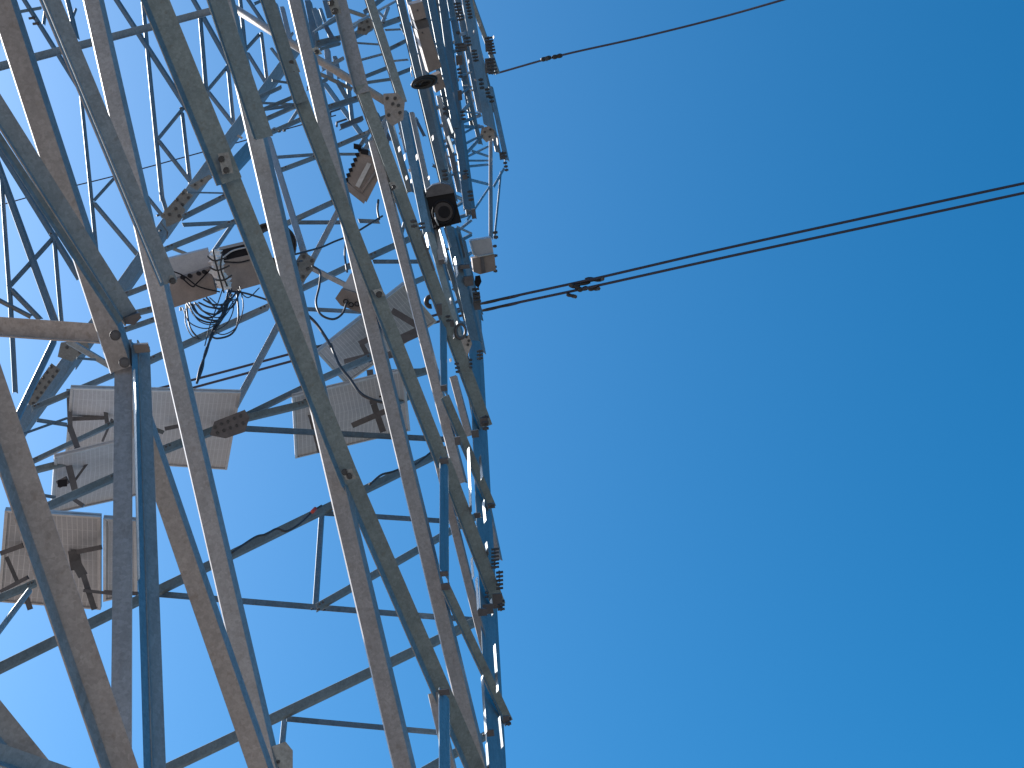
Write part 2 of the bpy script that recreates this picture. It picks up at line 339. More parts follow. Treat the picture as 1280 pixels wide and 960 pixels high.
# sloping horizontals of the far faces, each an angle with its lower flange turned in
Hs = [(180, 973, 614, 766, 13, 1), (-14, 840, 562, 559, 12, 1), (396, 758, 604, 639, 9.5, 1), (520, 968, 614, 914, 11, 1),
      (204, 561, 300, 524, 11, 1), (296, 524, 384, 503, 10, 1), (296, 524, 386, 480, 8, 1), (380, 503, 545, 459, 10, 1), (394, 476, 470, 442, 9, 1),
      (38, 577, 146, 526, 7, 1), (34, 589, 150, 560, 9, 1), (52, 635, 150, 592, 11, 1), (40, 510, 150, 464, 8, 1),
      (148, 414, 200, 396, 7, 1), (150, 370, 192, 354, 7, 1), (184, 451, 336, 382, 9, 1), (228, 271, 284, 243, 7, 1), (346, 284, 424, 248, 7, 1),
      (206, 311, 296, 275, 7, 1), (328, 150, 376, 129, 6, 1), (334, 167, 384, 145, 6, 1), (348, 213, 402, 193, 6, 1), (418, 183, 460, 165, 6, 1),
      (406, 135, 454, 120, 8, 1), (460, 321, 542, 284, 8, 1), (508, 356, 543, 341, 7, 1), (364, 366, 446, 327, 8, 1), (-10, 750, 46, 727, 10, 1),
      (130, 400, 196, 384, 8, 1), (395, 54, 426, 47, 9, 1), (400, 61, 426, 54, 4, 1), (440, 45, 467, 31, 9, 1), (454, 96, 487, 83, 5, 1), (457, 103, 492, 98, 4, 1),
      (476, 31, 502, 22, 7, 1), (486, 61, 508, 50, 5, 1), (492, 94, 515, 85, 5, 1), (322, 122, 352, 108, 5, 1), (325, 138, 368, 120, 5, 1),
      (488, 505, 520, 490, 9, 1), (400, 34, 428, 20, 5, 1), (512, 30, 540, 18, 5, 1), (384, 110, 410, 98, 5, 1), (455, 15, 480, -4, 6, 1), (470, 150, 500, 138, 5, 1)]
for x0, y0, x1, y1, w, k in Hs:
    member('horizontal_strut', x0, y0, x1, y1, w * .72, 'M', k + .01, 'V', w * .28, -14, m=M_LT)
# thin level ties
Ts = [(198, 741, 612, 775, 7), (358, 897, 604, 919, 6.5), (283, 533, 578, 549, 7), (402, 640, 584, 652, 6), (376, 385, 455, 389, 5), (368, 277, 428, 277, 5),
      (448, 275, 474, 276, 5), (228, 280, 294, 277, 5), (329, 136, 374, 130, 4), (343, 196, 399, 192, 4), (420, 192, 452, 192, 3.5), (466, 326, 530, 326, 5),
      (485, 463, 548, 461, 4), (96, 447, 120, 449, 3), (180, 530, 205, 540, 5), (443, 53, 473, 55, 2.5), (445, 76, 482, 66, 3), (481, 37, 504, 36, 2.5),
      (489, 76, 510, 74, 2.5), (46, 524, 84, 530, 5), (28, 542, 84, 522, 3), (52, 618, 70, 621, 4), (326, 128, 372, 130, 3), (234, 240, 282, 241, 2), (340, 100, 368, 104, 3)]
for x0, y0, x1, y1, w in Ts:
    member('level_tie', x0, y0, x1, y1, w * .65, 'M', 1.02, 'L', w * .35, 35, m=M_LT)
# short braces of the far faces
Ds = [(334, 170, 380, 319, 8, M_BR, .99), (425, 258, 288, 517, 8, M_BR, 1.0), (390, 336, 432, 357, 7, M_BR, .99), (402, 638, 394, 758, 7, M_ST, 1.03), (356, 892, 352, 934, 7, M_ST, 1.03),
      (38, 736, -5, 793, 7, M_ST, .99), (68, 424, 20, 524, 8, M_ST, 1.2), (84, 426, 146, 463, 8, M_ST, 1.2), (361, 155, 376, 132, 4, M_ST, 1.02), (292, 278, 264, 318, 5, M_ST, 1.02),
      (214, 310, 234, 318, 4, M_ST, 1.02), (431, 12, 460, 22, 5, M_ST, 1.), (440, 36, 452, 25, 4, M_ST, 1.), (405, 104, 463, 184, 6, M_ST, 1.2), (434, 96, 440, 150, 5, M_ST, 1.1),
      (426, 158, 454, 147, 7, M_DK, 1.0), (486, 144, 452, 192, 6, M_BR, 1.), (484, 148, 478, 186, 5, M_BR, 1.), (498, 146, 508, 190, 6, M_BR, 1.), (452, 200, 486, 176, 5, M_ST, 1.0),
      (405, 30, 415, 48, 6, M_DK, 1.0), (393, 40, 420, 20, 3, M_ST, .99), (400, 10, 412, 45, 4, M_ST, 1.1), (390, 78, 402, 110, 6, M_ST, 1.1),
      (500, 300, 510, 260, 4, M_ST, 1.), (432, 66, 446, 108, 5, M_LT, 1.02), (420, 100, 436, 128, 6, M_LT, 1.05), (398, 92, 440, 112, 5, M_LT, 1.05), (408, 60, 412, 96, 8, M_BR, 1.05), (418, 70, 424, 98, 6, M_LT, 1.08), (403, 86, 430, 72, 5, M_BR, 1.03), (352, 8, 362, 50, 6, M_BR, 1.04), (344, 4, 354, 40, 5, M_ST, 1.06), (392, 10, 400, 34, 7, M_LT, 1.04), (406, 0, 412, 22, 8, M_LT, 1.03), (384, 0, 396, 60, 9, M_LT, 1.06), (468, 140, 486, 176, 7, M_DK, 1.02), (450, 182, 470, 150, 5, M_LT, 1.02), (500, 168, 522, 148, 6, M_LT, 1.03), (507, 150, 512, 178, 6, M_DK, 1.03), (520, 150, 530, 170, 4, M_DK, 1.02), (512, 228, 524, 250, 4, M_LT, 1.0), (482, 250, 492, 278, 4, M_DK, 1.0), (488, 262, 498, 240, 4, M_LT, 1.0), (527, 256, 540, 278, 4, M_ST, 1.), (515, 60, 500, 30, 3, M_ST, 1.), (478, 28, 486, 8, 4, M_ST, 1.), (470, 12, 482, 24, 3, M_ST, 1.)]
for x0, y0, x1, y1, w, m, k in Ds:
    if y1 < y0: x0, y0, x1, y1 = x1, y1, x0, y0
    member('cross_brace', x0, y0, x1, y1, w * .8, 'M', k, 'R', w * .2, 5, .8 if m is M_ST else 0, m=m)
def end_bolts(lists, layer, k):
    vs = []; fs = []
    for x0, y0, x1, y1, w in lists:
        L = math.hypot(x1 - x0, y1 - y0); ux, uy = (x1 - x0) / L, (y1 - y0) / L
        for d in (5, 10, L - 10, L - 5) if L > 40 else (4, L - 4):
            x, y = x0 + ux * d + uy * w * .1, y0 + uy * d - ux * w * .1
            z = zof(layer, x, y, k) - .03; r = min(1.6, w * .22) * z / FPX; c = P(x, y, z); o = len(vs)
            for s_ in (0, 1):
                vs += [c - Fv * (.035 * s_) + (Rv * math.cos(q * math.pi / 3) + Uv * math.sin(q * math.pi / 3)) * r for q in range(6)]
            fs += [tuple(o + q for q in range(6)), tuple(o + 6 + q for q in range(6))] + [(o + q, o + (q + 1) % 6, o + 6 + (q + 1) % 6, o + 6 + q) for q in range(6)]
    return mesh_obj('small_bolts', vs, fs, M_BO, tower)
end_bolts([h[:5] for h in Hs if h[4] > 5], 'M', 1.0)['kind'] = 'stuff'
p0, p1 = on('M', 281, 3, .98), on('M', 489, 131, .98)
tube('pipe_brace', [p0, p0.lerp(p1, .5), p1], 9.5 / 2 * (p0 - CAM).length / FPX, M_BR, tower, 12)
# fine lattice of the far face
Ls = [(24, -8, 103, 119, 6), (100, 113, 122, 338, 4.5), (117, 250, 147, 217, 4), (116, 254, 170, 318, 6), (139, -8, 246, 157, 7), (177, -8, 202, 250, 5), (197, 173, 229, 134, 4.5),
      (197, 176, 239, 230, 5.5), (227, 140, 237, 228, 4.5), (236, -8, 287, 83, 6.5), (249, 15, 257, 114, 5), (259, 112, 286, 80, 4.5), (259, 115, 295, 161, 5.5), (284, 80, 291, 152, 4.5),
      (299, -8, 306, 62, 4.5), (304, -8, 336, 40, 5), (306, 62, 324, 42, 4.5), (308, 66, 334, 108, 5), (326, 40, 334, 106, 4), (1, 220, 11, 366, 5), (11, 358, 18, 490, 6),
      (10, 358, 71, 291, 6), (12, 362, 49, 400, 7), (-8, 373, 38, 397, 6), (67, 296, 76, 402, 5), (-12, 172, 98, 349, 8), (-10, 190, 67, 403, 9),
      (200, 240, 211, 276, 5), (170, 318, 186, 338, 5), (57, 8, 54, 30, 4), (24, 14, 52, 9, 4), (82, -6, 95, 48, 6), (95, 10, 84, 40, 3), (0, 20, -4, 60, 5), (244, 100, 262, 130, 3),
      (345, 20, 352, 60, 3), (352, 62, 366, 40, 3.5), (318, 4, 340, -6, 4), (338, 60, 356, 84, 4), (178, 240, 210, 280, 5)]
for x0, y0, x1, y1, w in Ls:
    if y1 < y0: x0, y0, x1, y1 = x1, y1, x0, y0
    member('lattice_bar', x0, y0, x1, y1, w * .62, 'F', 1.02, 'R', w * .38, -4, 0.6 if abs(y1 - y0) > 2.5 * abs(x1 - x0) else 0, m=M_LT)
# little side bracket on the right edge
Bs = [(575, 142, 592, 124, 5), (580, 140, 601, 142, 2), (576, 154, 602, 144, 4), (581, 159, 605, 159, 4), (580, 181, 601, 170, 3), (579, 195, 606, 166, 4), (581, 201, 611, 201, 2.4),
      (580, 209, 611, 206, 3), (580, 198, 611, 183, 2.6), (590, 189, 611, 196, 3), (579, 223, 611, 231, 3.6), (584, 275, 612, 233, 2.6), (613, 160, 613, 297, 4.6),
      (630, 210, 617, 233, 3), (626, 214, 618, 296, 2.4), (572, 120, 590, 108, 3), (578, 168, 600, 156, 2.6), (574, 96, 590, 90, 3)]
for x0, y0, x1, y1, w in Bs:
    if y1 < y0 - 5 and abs(y1 - y0) > abs(x1 - x0): x0, y0, x1, y1 = x1, y1, x0, y0
    member('bracket_arm', x0, y0, x1, y1, w * .7, 'N', 1.02, 'R', w * .3, 5, .4, m=M_ST if w < 4.5 else M_BR)

# gusset and splice plates with their bolts
def plate(quad, layer, k, m, bolts=(), br=2.2, name='gusset_plate', th=.014):
    zs = [zof(layer, x, y, k) for x, y in quad]; zs = [sum(zs) / len(zs)] * len(zs)
    o = prism(name, quad, None, (0, 0), th, m, tower, zs)
    for bx, by in bolts: bolt(bx, by, zs[0] - .002, 1, br, o)
    return o
def bolt(x, y, layer, k, rpx, parent, m=M_BO, h=.9):
    z = zof(layer, x, y, k); r = rpx * z / FPX
    v = (P(x, y, z) - CAM).normalized()
    o = disc('bolt', P(x, y, z) + v * .004, -v + Rv * .1, r * 1.25, r * .25, m, parent, 12)
    disc('bolt_head', P(x, y, z), -v + Rv * .1, r, r * h, m, o if parent is tower else parent, 6, r * .92)
    return o
bolt(144, 419, 'N', .975, 5.6, tower, M_DK, .5); bolt(155.5, 453, 'N', .975, 5.6, tower, M_DK, .5)
plate([(378, 313), (394, 324), (391, 338), (379, 353), (366, 343), (370, 326)], 'M', .965, M_LT,
      [(380, 321), (390, 326), (385, 336), (379, 346), (369, 340), (372, 331)], 1.9)
plate([(479, 117), (497, 116), (506, 128), (504, 150), (490, 158), (482, 148), (480, 132)], 'N', .965, M_BR,
      [(484, 123), (494, 123), (498, 132), (500, 141), (486, 144), (491, 130)], 1.9)
plate([(268, 527), (306, 512), (312, 522), (306, 540), (282, 548), (262, 544)], 'M', .985, M_DK,
      [(269, 534), (277, 530), (285, 527), (293, 523), (301, 520), (272, 541), (280, 538), (288, 535), (296, 532), (304, 529)], 1.8)
plate([(448, 24), (462, 22), (468, 32), (458, 44), (446, 42)], 'M', .97, M_LT, [(452, 28), (459, 27), (455, 37), (461, 34), (450, 36)], 1.5)
plate([(602, 160), (616, 156), (619, 172), (608, 178), (600, 170)], 'N', 1.0, M_BR, [(606, 165), (613, 162), (612, 171)], 1.2)
plate([(574, 427), (586, 418), (590, 430), (584, 446), (577, 447)], 'N', 1.0, M_BR, [(583, 421), (586, 426), (585, 431)], 1.5)
plate([(337, 934), (357, 927), (366, 938), (366, 990), (341, 990)], 'N', 1.0, M_ST, [(348, 952), (357, 968)], 2)
plate([(76, 428), (106, 424), (112, 434), (90, 452), (72, 446)], 'F', .96, M_LT, [(84, 434), (96, 430), (100, 440)], 1.8)
plate([(205, 262), (222, 252), (232, 262), (226, 276), (208, 284)], 'F', .96, M_LT, [(212, 268), (220, 261), (224, 270)], 1.8)
plate([(236, 232), (262, 218), (266, 222), (246, 238)], 'F', .95, M_LT, [(244, 231), (252, 226)], 1.4)
# splice plates on the far leg with two rows of bolts
for (ax, ay, bx, by) in ((36, 505, 70, 458), (206, 274, 236, 240)):
    dx, dy = bx - ax, by - ay; L = math.hypot(dx, dy); nx, ny = -dy / L, dx / L
    q = [(ax - nx * 7, ay - ny * 7), (bx - nx * 7, by - ny * 7), (bx + nx * 7, by + ny * 7), (ax + nx * 7, ay + ny * 7)]
    n = 7 if ax < 100 else 4
    plate(q, 'F', .955, M_LT, [(ax + dx * (i + .5) / n + nx * s, ay + dy * (i + .5) / n + ny * s) for i in range(n) for s in (-4.5, 4.5)], 1.7, 'splice_plate')
# end blocks where bars lap, each with bolts
for (x, y, w, h, lay, k, bl) in ((282, 205, 16, 26, 'N', .962, ((277, 199), (283, 213))), (436, 594, 15, 12, 'N', .967, ((437, 595), (431, 590))), (367, 84, 13, 16, 'N', .965, ((364, 78), (367, 92))),
                                 (418, 10, 14, 18, 'N', .965, ((414, 4), (419, 14))), (474, 367, 13, 9, 'N', .967, ((474, 368),)), (396, 65, 10, 9, 'N', .967, ((396, 65),)),
                                 (492, 233, 9, 9, 'N', .968, ((492, 234),)), (214, 350, 12, 9, 'N', .968, ((216, 351),)), (300, 172, 4, 4, 'N', 1, ())):
    q = [(x - w / 2 - 2, y - h / 2), (x + w / 2 - 4, y - h / 2 - 2), (x + w / 2 + 2, y + h / 2 - 2), (x - w / 2 + 4, y + h / 2)]
    plate(q, lay, k, M_ST if bl else M_BR, bl, 3.4 if w > 11 else 2.4, 'splice_plate', .01)
for (x, y, w, h) in ((555, 486, 9, 7), (555, 577, 12, 7), (555, 718, 11, 6), (557, 734, 12, 8), (555, 866, 15, 7), (614, 633, 10, 6), (605, 528, 11, 10), (594, 543, 10, 9), (572, 552, 8, 10),
                     (597, 645, 9, 6), (610, 762, 14, 12), (603, 766, 12, 9), (633, 900, 9, 9), (613, 917, 10, 8), (622, 752, 13, 18), (596, 378, 10, 20), (552, 328, 8, 6), (581, 334, 13, 5),
                     (578, 60, 13, 8), (574, 76, 9, 12), (612, 83, 12, 18), (628, 196, 8, 8), (586, 352, 12, 12), (549, 388, 8, 14), (565, 405, 6, 8), (611, 58, 10, 14), (575, 120, 6, 12), (581, 222, 7, 6), (592, 268, 6, 12)):
    z = zof('N', x, y, .957)
    prism('end_cleat', [(x - w / 2, y - h / 2), (x + w / 2 - 1, y - h / 2 - 1), (x + w / 2, y + h / 2 - 1), (x - w / 2 + 1, y + h / 2)], z, (0, -1), .10, M_DK, tower)
prism('end_cleat', [(165, 431), (185, 430), (188, 440), (167, 442)], zof('N', 176, 436, .972), (0, -2), .08, M_BX, tower)
prism('end_cleat', [(153, 398), (174, 391), (177, 397), (168, 406), (156, 405)], zof('N', 164, 398, .945), (-2, -3), .10, M_DK, tower)
# bolts standing out from the right leg and elsewhere, seen from the side
def side_bolt(x, y, L, d, layer='N', k=.96, dirx=1., diry=.12):
    z = zof(layer, x, y, k); u = z / FPX; ax = Rv * dirx + Uv * diry
    o = disc('bolt', P(x, y, z), ax, d * u * .42, L * u, M_BO, tower, 7)
    disc('bolt_nut', P(x + dirx * L * .35, y - diry * L * .35, z), ax, d * u * .62, d * u * .55, M_BO, o, 6)
for y in (687, 691.5, 696, 700.5, 705, 709.5): side_bolt(614, y, 10, 3.6)
for y in (716, 721, 726, 731, 736): side_bolt(620, y, 9, 3.8)
for y in (752, 757, 762): side_bolt(622, y, 9, 4)
for y in (439.5, 444, 448.5): side_bolt(596, y, 8, 3.6)
for y in (450, 455, 459.5): side_bolt(586.5, y, 4, 3)
for y in (522, 529, 536): side_bolt(603, y, 8, 4.5)
for y in (632, 899, 905): side_bolt(611 if y < 700 else 632, y, 7, 4.5)
for y in (741, 746): side_bolt(606, y, 5, 3.4)
for x, y0, n, st, L, d in ((567, 5, 6, 4, 9, 3.2), (581, 2, 6, 4, 6, 3.2), (568, 56, 3, 4, 12, 3.2), (580, 48, 3, 4.4, 8, 3.2), (589, 64, 4, 4, 7, 3.2), (606, 48, 6, 3.8, 10, 3.4), (607, 75, 5, 4.2, 12, 3.4),
                           (570, 41, 1, 4, 5, 4), (571, 87, 3, 4.5, 6, 3.4), (598, 100, 3, 5, 6, 3.6), (606, 112, 3, 4.4, 6, 3.4), (611, 122, 2, 5, 6, 3.4), (575, 140, 3, 4.5, 6, 3), (624, 192, 2, 4.5, 9, 3.6),
                           (629, 204, 3, 4.4, 5, 3.2), (616, 291, 2, 6, 6, 4), (616, 308, 1, 4, 5, 3.6), (616, 320, 1, 4, 6, 3.6), (616, 334, 2, 5, 5, 3.6), (590, 362, 4, 5, 9, 4), (553, 136, 2, 6, 5, 4),
                           (513, 277, 2, 6, 8, 4), (523, 280, 2, 5, 8, 3.4), (552, 214, 3, 5, 7, 4), (579, 214, 3, 4, 6, 3), (495, 56, 1, 4, 5, 3), (557, 396, 2, 5, 6, 3.4), (568, 455, 3, 5, 6, 3.4), (584, 240, 3, 5, 7, 3.4)):
    for i in range(n): side_bolt(x + i * .8, y0 + i * st, L, d)
for x, y in ((44, 22), (49, 29)): side_bolt(x, y, -8, 4, 'F', .98)
for x, y in ((349, 163), (355, 162), (398, 760), (405, 761), (188, 452), (390, 760), (200, 287), (197, 268), (226, 134), (63, 291)): side_bolt(x, y, 1.5, 3.4, 'M' if x > 230 else 'F', .98, .2, -1)

# ------------------------------------------------------------------ solar panels, seen from beneath
def solar_panel(quad, k, label, z=None, tilt=1.05, uv=(1, 1), arms=(), group='solar panels fixed to the tower', side=.045):
    xs = sum(q[0] for q in quad) / 4; ys = sum(q[1] for q in quad) / 4
    z = z or zof('M', xs, ys, k); t0, t1 = z * (2 - tilt), z * tilt
    zs = [t0, t0, t1, t1]
    c = [P(x, y, zz) for (x, y), zz in zip(quad, zs)]
    n = (c[1] - c[0]).cross(c[3] - c[0]).normalized()
    if n.dot(Fv) < 0: n = -n                     # n points up through the panel
    root = thing('solar_panel', label, 'solar panel', (c[0] + c[1] + c[2] + c[3]) / 4, group)
    sh = mesh_obj('backsheet', [p + n * .012 for p in c] + [p + n * .03 for p in c], [(0, 1, 2, 3), (7, 6, 5, 4)] + [(i, 4 + i, 4 + (i + 1) % 4, (i + 1) % 4) for i in range(4)], M_PV, root)
    L0, L1 = (c[1] - c[0]).length, (c[3] - c[0]).length
    uvl = sh.data.uv_layers.new(name='UVMap')
    cu = [(0, 0), (L0, 0), (L0, L1), (0, L1)]
    for p in sh.data.polygons:
        for li in p.loop_indices: uvl.data[li].uv = cu[sh.data.loops[li].vertex_index % 4]
    for i in range(4):                           # hollow frame rails round the edge
        a, b = c[i], c[(i + 1) % 4]; e = (b - a).normalized(); inn = n.cross(e)
        if inn.dot((c[0] + c[1] + c[2] + c[3]) / 4 - a) < 0: inn = -inn
        w, s0 = .035, .0
        o0 = [a, b, b + inn * w - e * w, a + inn * w + e * w]
        mesh_obj('frame_rail', [p - n * .006 for p in o0] + [p + n * side for p in o0],
                 [(0, 1, 2, 3), (7, 6, 5, 4)] + [(j, 4 + j, 4 + (j + 1) % 4, (j + 1) % 4) for j in range(4)], M_AL, root)
    for (ax, ay, bx, by, w, kk) in arms:         # bracket arms carrying it
        zz = z * kk; p0, p1 = P(ax, ay, zz), P(bx, by, zz)
        a, r, f = frame(p0, p1); W2 = w * zz / FPX
        vs = [p + r * sx * W2 / 2 + f * sy for p in (p0, p1) for sx, sy in ((-1, 0), (1, 0), (1, .05), (-1, .05))]
        mesh_obj('mounting_arm', vs, [(0, 1, 2, 3), (7, 6, 5, 4)] + [(j, 4 + j, 4 + (j + 1) % 4, (j + 1) % 4) for j in range(4)], M_DK, root)
    return root
solar_panel([(88, 485), (301, 491), (284, 587), (81, 574)], 1.05, 'large grey solar panel on the left, behind the vertical posts, seen from beneath', arms=(
    (84, 524, 132, 522, 5, .985), (130, 498, 134, 530, 5, .98), (130, 498, 146, 490, 4, .98), (128, 552, 140, 524, 3, .98), (86, 486, 88, 540, 6, .98), (192, 504, 226, 498, 3, .985), (190, 503, 210, 494, 4, .985), (206, 536, 226, 532, 5, .985)))
solar_panel([(68, 572), (196, 540), (190, 615), (63, 643)], 1.04, 'lower left solar panel just below the large one, with zigzag bracket', arms=(
    (86, 530, 97, 560, 7, .97), (97, 560, 86, 582, 7, .97), (86, 582, 95, 618, 8, .97), (94, 600, 112, 575, 3, .975), (72, 606, 84, 600, 10, .98), (92, 624, 104, 632, 5, .97), (84, 566, 100, 566, 4, .97)))
solar_panel([(365, 496), (505, 463), (513, 538), (369, 573)], 1.05, 'solar panel with fine cell lines in the middle, below the box with three plugs', arms=(
    (463, 482, 467, 505, 9, .985), (467, 505, 479, 540, 8, .985), (385, 515, 396, 540, 4, .985), (440, 532, 500, 506, 7, .985), (385, 510, 399, 566, 4, .985)))
solar_panel([(396, 441), (506, 355), (546, 402), (432, 480)], 1.02, 'steeply tilted grey solar panel in the middle, crossed by bracing bars', tilt=1.02, side=.06, arms=(
    (449, 430, 472, 418, 7, .985), (452, 430, 464, 452, 6, .985), (430, 452, 470, 442, 6, .985), (462, 462, 466, 490, 8, .98), (490, 388, 530, 412, 8, .975), (498, 426, 524, 414, 12, .985), (472, 448, 500, 440, 9, .985), (432, 462, 446, 458, 4, .985)))
solar_panel([(6, 638), (126, 646), (126, 762), (-3, 752)], 1.02, 'solar panel at the lower left picture edge behind a broad slanting bar', arms=(
    (0, 692, 28, 682, 6, .98), (8, 696, 22, 728, 5, .98), (96, 690, 126, 684, 6, .97), (94, 702, 104, 720, 12, .975), (104, 718, 118, 762, 7, .975), (92, 688, 96, 712, 14, .985), (0, 740, 34, 722, 5, .97), (60, 680, 124, 682, 4, .985), (104, 738, 140, 742, 4, .97), (30, 738, 38, 762, 7, .98)))
solar_panel([(129, 648), (171, 651), (172, 742), (129, 752)], 1.02, 'narrow solar panel end showing between two posts at the lower left', arms=((130, 740, 172, 742, 5, .98), (150, 650, 150, 745, 3, .985)))

def panel_box(x, y, w, h, z, lab):
    o = prism('junction_box', [(x, y), (x + w, y - 1), (x + w, y + h - 1), (x, y + h)], z, (0, 0), .04, M_BL); return tag(o, lab, 'junction box')
panel_box(72, 600, 12, 9, zof('M', 78, 604, 1.0), 'small black junction box on the back of the lower left panel')
panel_box(474, 490, 9, 7, zof('M', 478, 494, 1.0), 'small black junction box on the back of the middle solar panel')
px_tube('cable', [(66, 661), (74, 658), (80, 664), (78, 672), (70, 678), (64, 676)], 1.6, 'M', M_CB, None, .99)
tag(bpy.data.objects['cable'], 'little loop of cable on the back of the panel at the lower left edge', 'cable')
# ------------------------------------------------------------------ equipment boxes
def kz(x, y, k): return zof('M', x, y, k)
z = kz(240, 350, .95)
b = thing('equipment_box', 'large brown box with a blue-grey side, left of the white plastic wrap', 'equipment box', P(240, 350, z))
prism('body', [(211, 352), (262, 335), (271, 367), (216, 385)], z, (2, -21), .42, M_BX, b)
prism('rear_panel', [(208, 324), (260, 311), (265, 333), (214, 350)], z + .05, (0, -2), .04, M_BG, b)
for x, y in ((229, 347), (238, 345), (249, 342), (256, 340)): disc('cable_gland', P(x, y, z - .05), -Fv, 2.7 * z / FPX, .06, M_BL, b, 10)
for x, y in ((226, 384), (236, 381), (242, 380)): disc('cable_gland', P(x, y, z), -Uv, 1.8 * z / FPX, .05, M_AL, b, 8)
px_tube('strap', [(213, 338), (230, 345), (248, 358), (275, 365)], 1.8, 'M', M_BL, b, z=z - .06)
px_tube('strap', [(226, 346), (240, 358), (246, 354), (262, 338)], 1.8, 'M', M_BL, b, z=z - .06)
z = kz(300, 340, .95)
b = thing('equipment_box', 'brown box with dark lid and worn paint, right of the white plastic wrap', 'equipment box', P(300, 340, z))
prism('body', [(276, 327), (319, 317), (330, 354), (287, 366)], z, (-1, -8), .38, M_BX, b)
prism('lid', [(273, 313), (320, 302), (323, 316), (276, 326)], z + .02, (0, -4), .4, M_BL, b)
px_tube('strap', [(278, 327), (298, 328), (312, 325)], 1.8, 'M', M_BL, b, z=z - .02)
px_tube('rim', [(279, 322), (290, 314), (304, 310), (318, 308)], 2.2, 'M', M_AL, b, z=z - .02)
# crumpled plastic film
z = kz(275, 338, .93); vs = []; fs = []; NA, NB = 26, 18
cl = [(268, 312, 6), (270, 322, 10), (272, 335, 9), (277, 347, 9), (281, 356, 9), (284, 362, 4)]
for i in range(NA):
    t = i / (NA - 1) * (len(cl) - 1); j = min(int(t), len(cl) - 2); q = t - j
    cx, cy, rr = [cl[j][m_] * (1 - q) + cl[j + 1][m_] * q for m_ in range(3)]
    for jj in range(NB):
        a = 2 * math.pi * jj / NB; r = rr * (.55 + .6 * random.random() ** 2) * (1 + .35 * math.sin(3 * a + i * .9))
        vs.append(P(cx + math.cos(a) * r, cy - .3 * math.cos(a) * r, z + math.sin(a) * r * z / FPX))
for i in range(NA - 1):
    for jj in range(NB): fs.append((i * NB + jj, i * NB + (jj + 1) % NB, (i + 1) * NB + (jj + 1) % NB, (i + 1) * NB + jj))
wrap = tag(mesh_obj('plastic_wrap', vs, fs, M_WH), 'crumpled white plastic film tied between the two brown boxes', 'plastic wrap')
for pts in ([(259, 320), (268, 326), (283, 322)], [(262, 334), (272, 338), (287, 332)], [(266, 312), (270, 330), (276, 352), (280, 366)], [(278, 316), (276, 336), (284, 358)], [(270, 350), (280, 350), (290, 344)]):
    px_tube('tie', pts, 2.2, 'M', M_BK, wrap, z=z - .16)
z = kz(437, 375, .95)
b = thing('equipment_box', 'small brown box with three black plugs and a blue-grey top', 'equipment box', P(437, 375, z))
prism('body', [(419, 373), (427, 361), (458, 370), (450, 391), (426, 382)], z, (5, -4), .2, M_BX, b)
prism('hood', [(428, 360), (438, 342), (462, 345), (457, 370)], z + .06, (3, -2), .15, M_BG, b)
for x, y in ((432.5, 377), (439, 381), (446.5, 380)):
    o = disc('plug', P(x, y, z), -Fv, 3.2 * z / FPX, .06, M_BL, b, 10)
    disc('plug_cap', P(x, y, z - .06), -Fv, 2. * z / FPX, .03, M_DK, o, 10)
z = kz(455, 220, .93)
b = thing('equipment_box', 'brown ribbed box hanging tilted on the upper tower', 'equipment box', P(455, 220, z))
prism('body', [(433, 224), (450, 188), (482, 206), (458, 253)], z, (3, -5), .4, M_BX, b)
prism('lid_strip', [(444, 232), (459, 203), (464, 205), (449, 235)], z - .03, (0, 0), .03, M_AL, b)
for i in range(7):
    t = i / 6; x, y = 433 + 17 * t, 226 - 38 * t
    prism('hinge', [(x - 3.4, y - 2.5), (x + 1, y - 4), (x + 2.6, y + 1), (x - 2, y + 2)], z - .02, (0, 0), .12, M_BL, b)
prism('end_plate', [(434, 228), (458, 247), (455, 255), (431, 236)], z - .015, (0, -2), .1, M_BX, b)
for x, y in ((447, 184), (456, 190), (470, 196)): prism('clamp', [(x - 5, y - 4), (x + 5, y - 2), (x + 4, y + 4), (x - 5, y + 2)], z - .02, (0, -1), .1, M_BL, b)
tube('rib', [P(452, 240, z - .03), P(474, 208, z - .03)], .02, M_BX, b)
z = zof('N', 535, 60, .95)
b = thing('equipment_box', 'long narrow brown duct box high on the tower, with dark band and separate ends', 'equipment box', P(535, 60, z))
prism('body', [(521, 38), (536, 34), (552, 84), (536, 91)], z, (-4, -3), .25, M_BX, b)
prism('upper_cover', [(512, 6), (528, 2), (533, 22), (518, 26)], z, (-3, -3), .25, M_BX, b)
prism('dark_band', [(518, 27), (534, 23), (537, 34), (522, 38)], z + .04, (-3, -3), .2, M_DK, b)
prism('lower_cover', [(540, 96), (551, 91), (557, 109), (545, 116)], z, (-3, -3), .25, M_BX, b)
for x, y in ((522, 13), (528, 41), (547, 104), (516, 34), (521, 54), (524, 62)): disc('bolt', P(x, y, z), -Fv, 1.1 * z / FPX, .02, M_BO, b, 8)
for i in range(4):
    t = [P(515 + i * 2.5 + 1.5 * math.sin(j * 1.3 + i), 66 + j * 6, z - .05) for j in range(6)]
    tube('glint_strand', t, .008, M_WH, b, 5)  # white strands stand in for a string of glints
z = zof('N', 530, 102, .945)
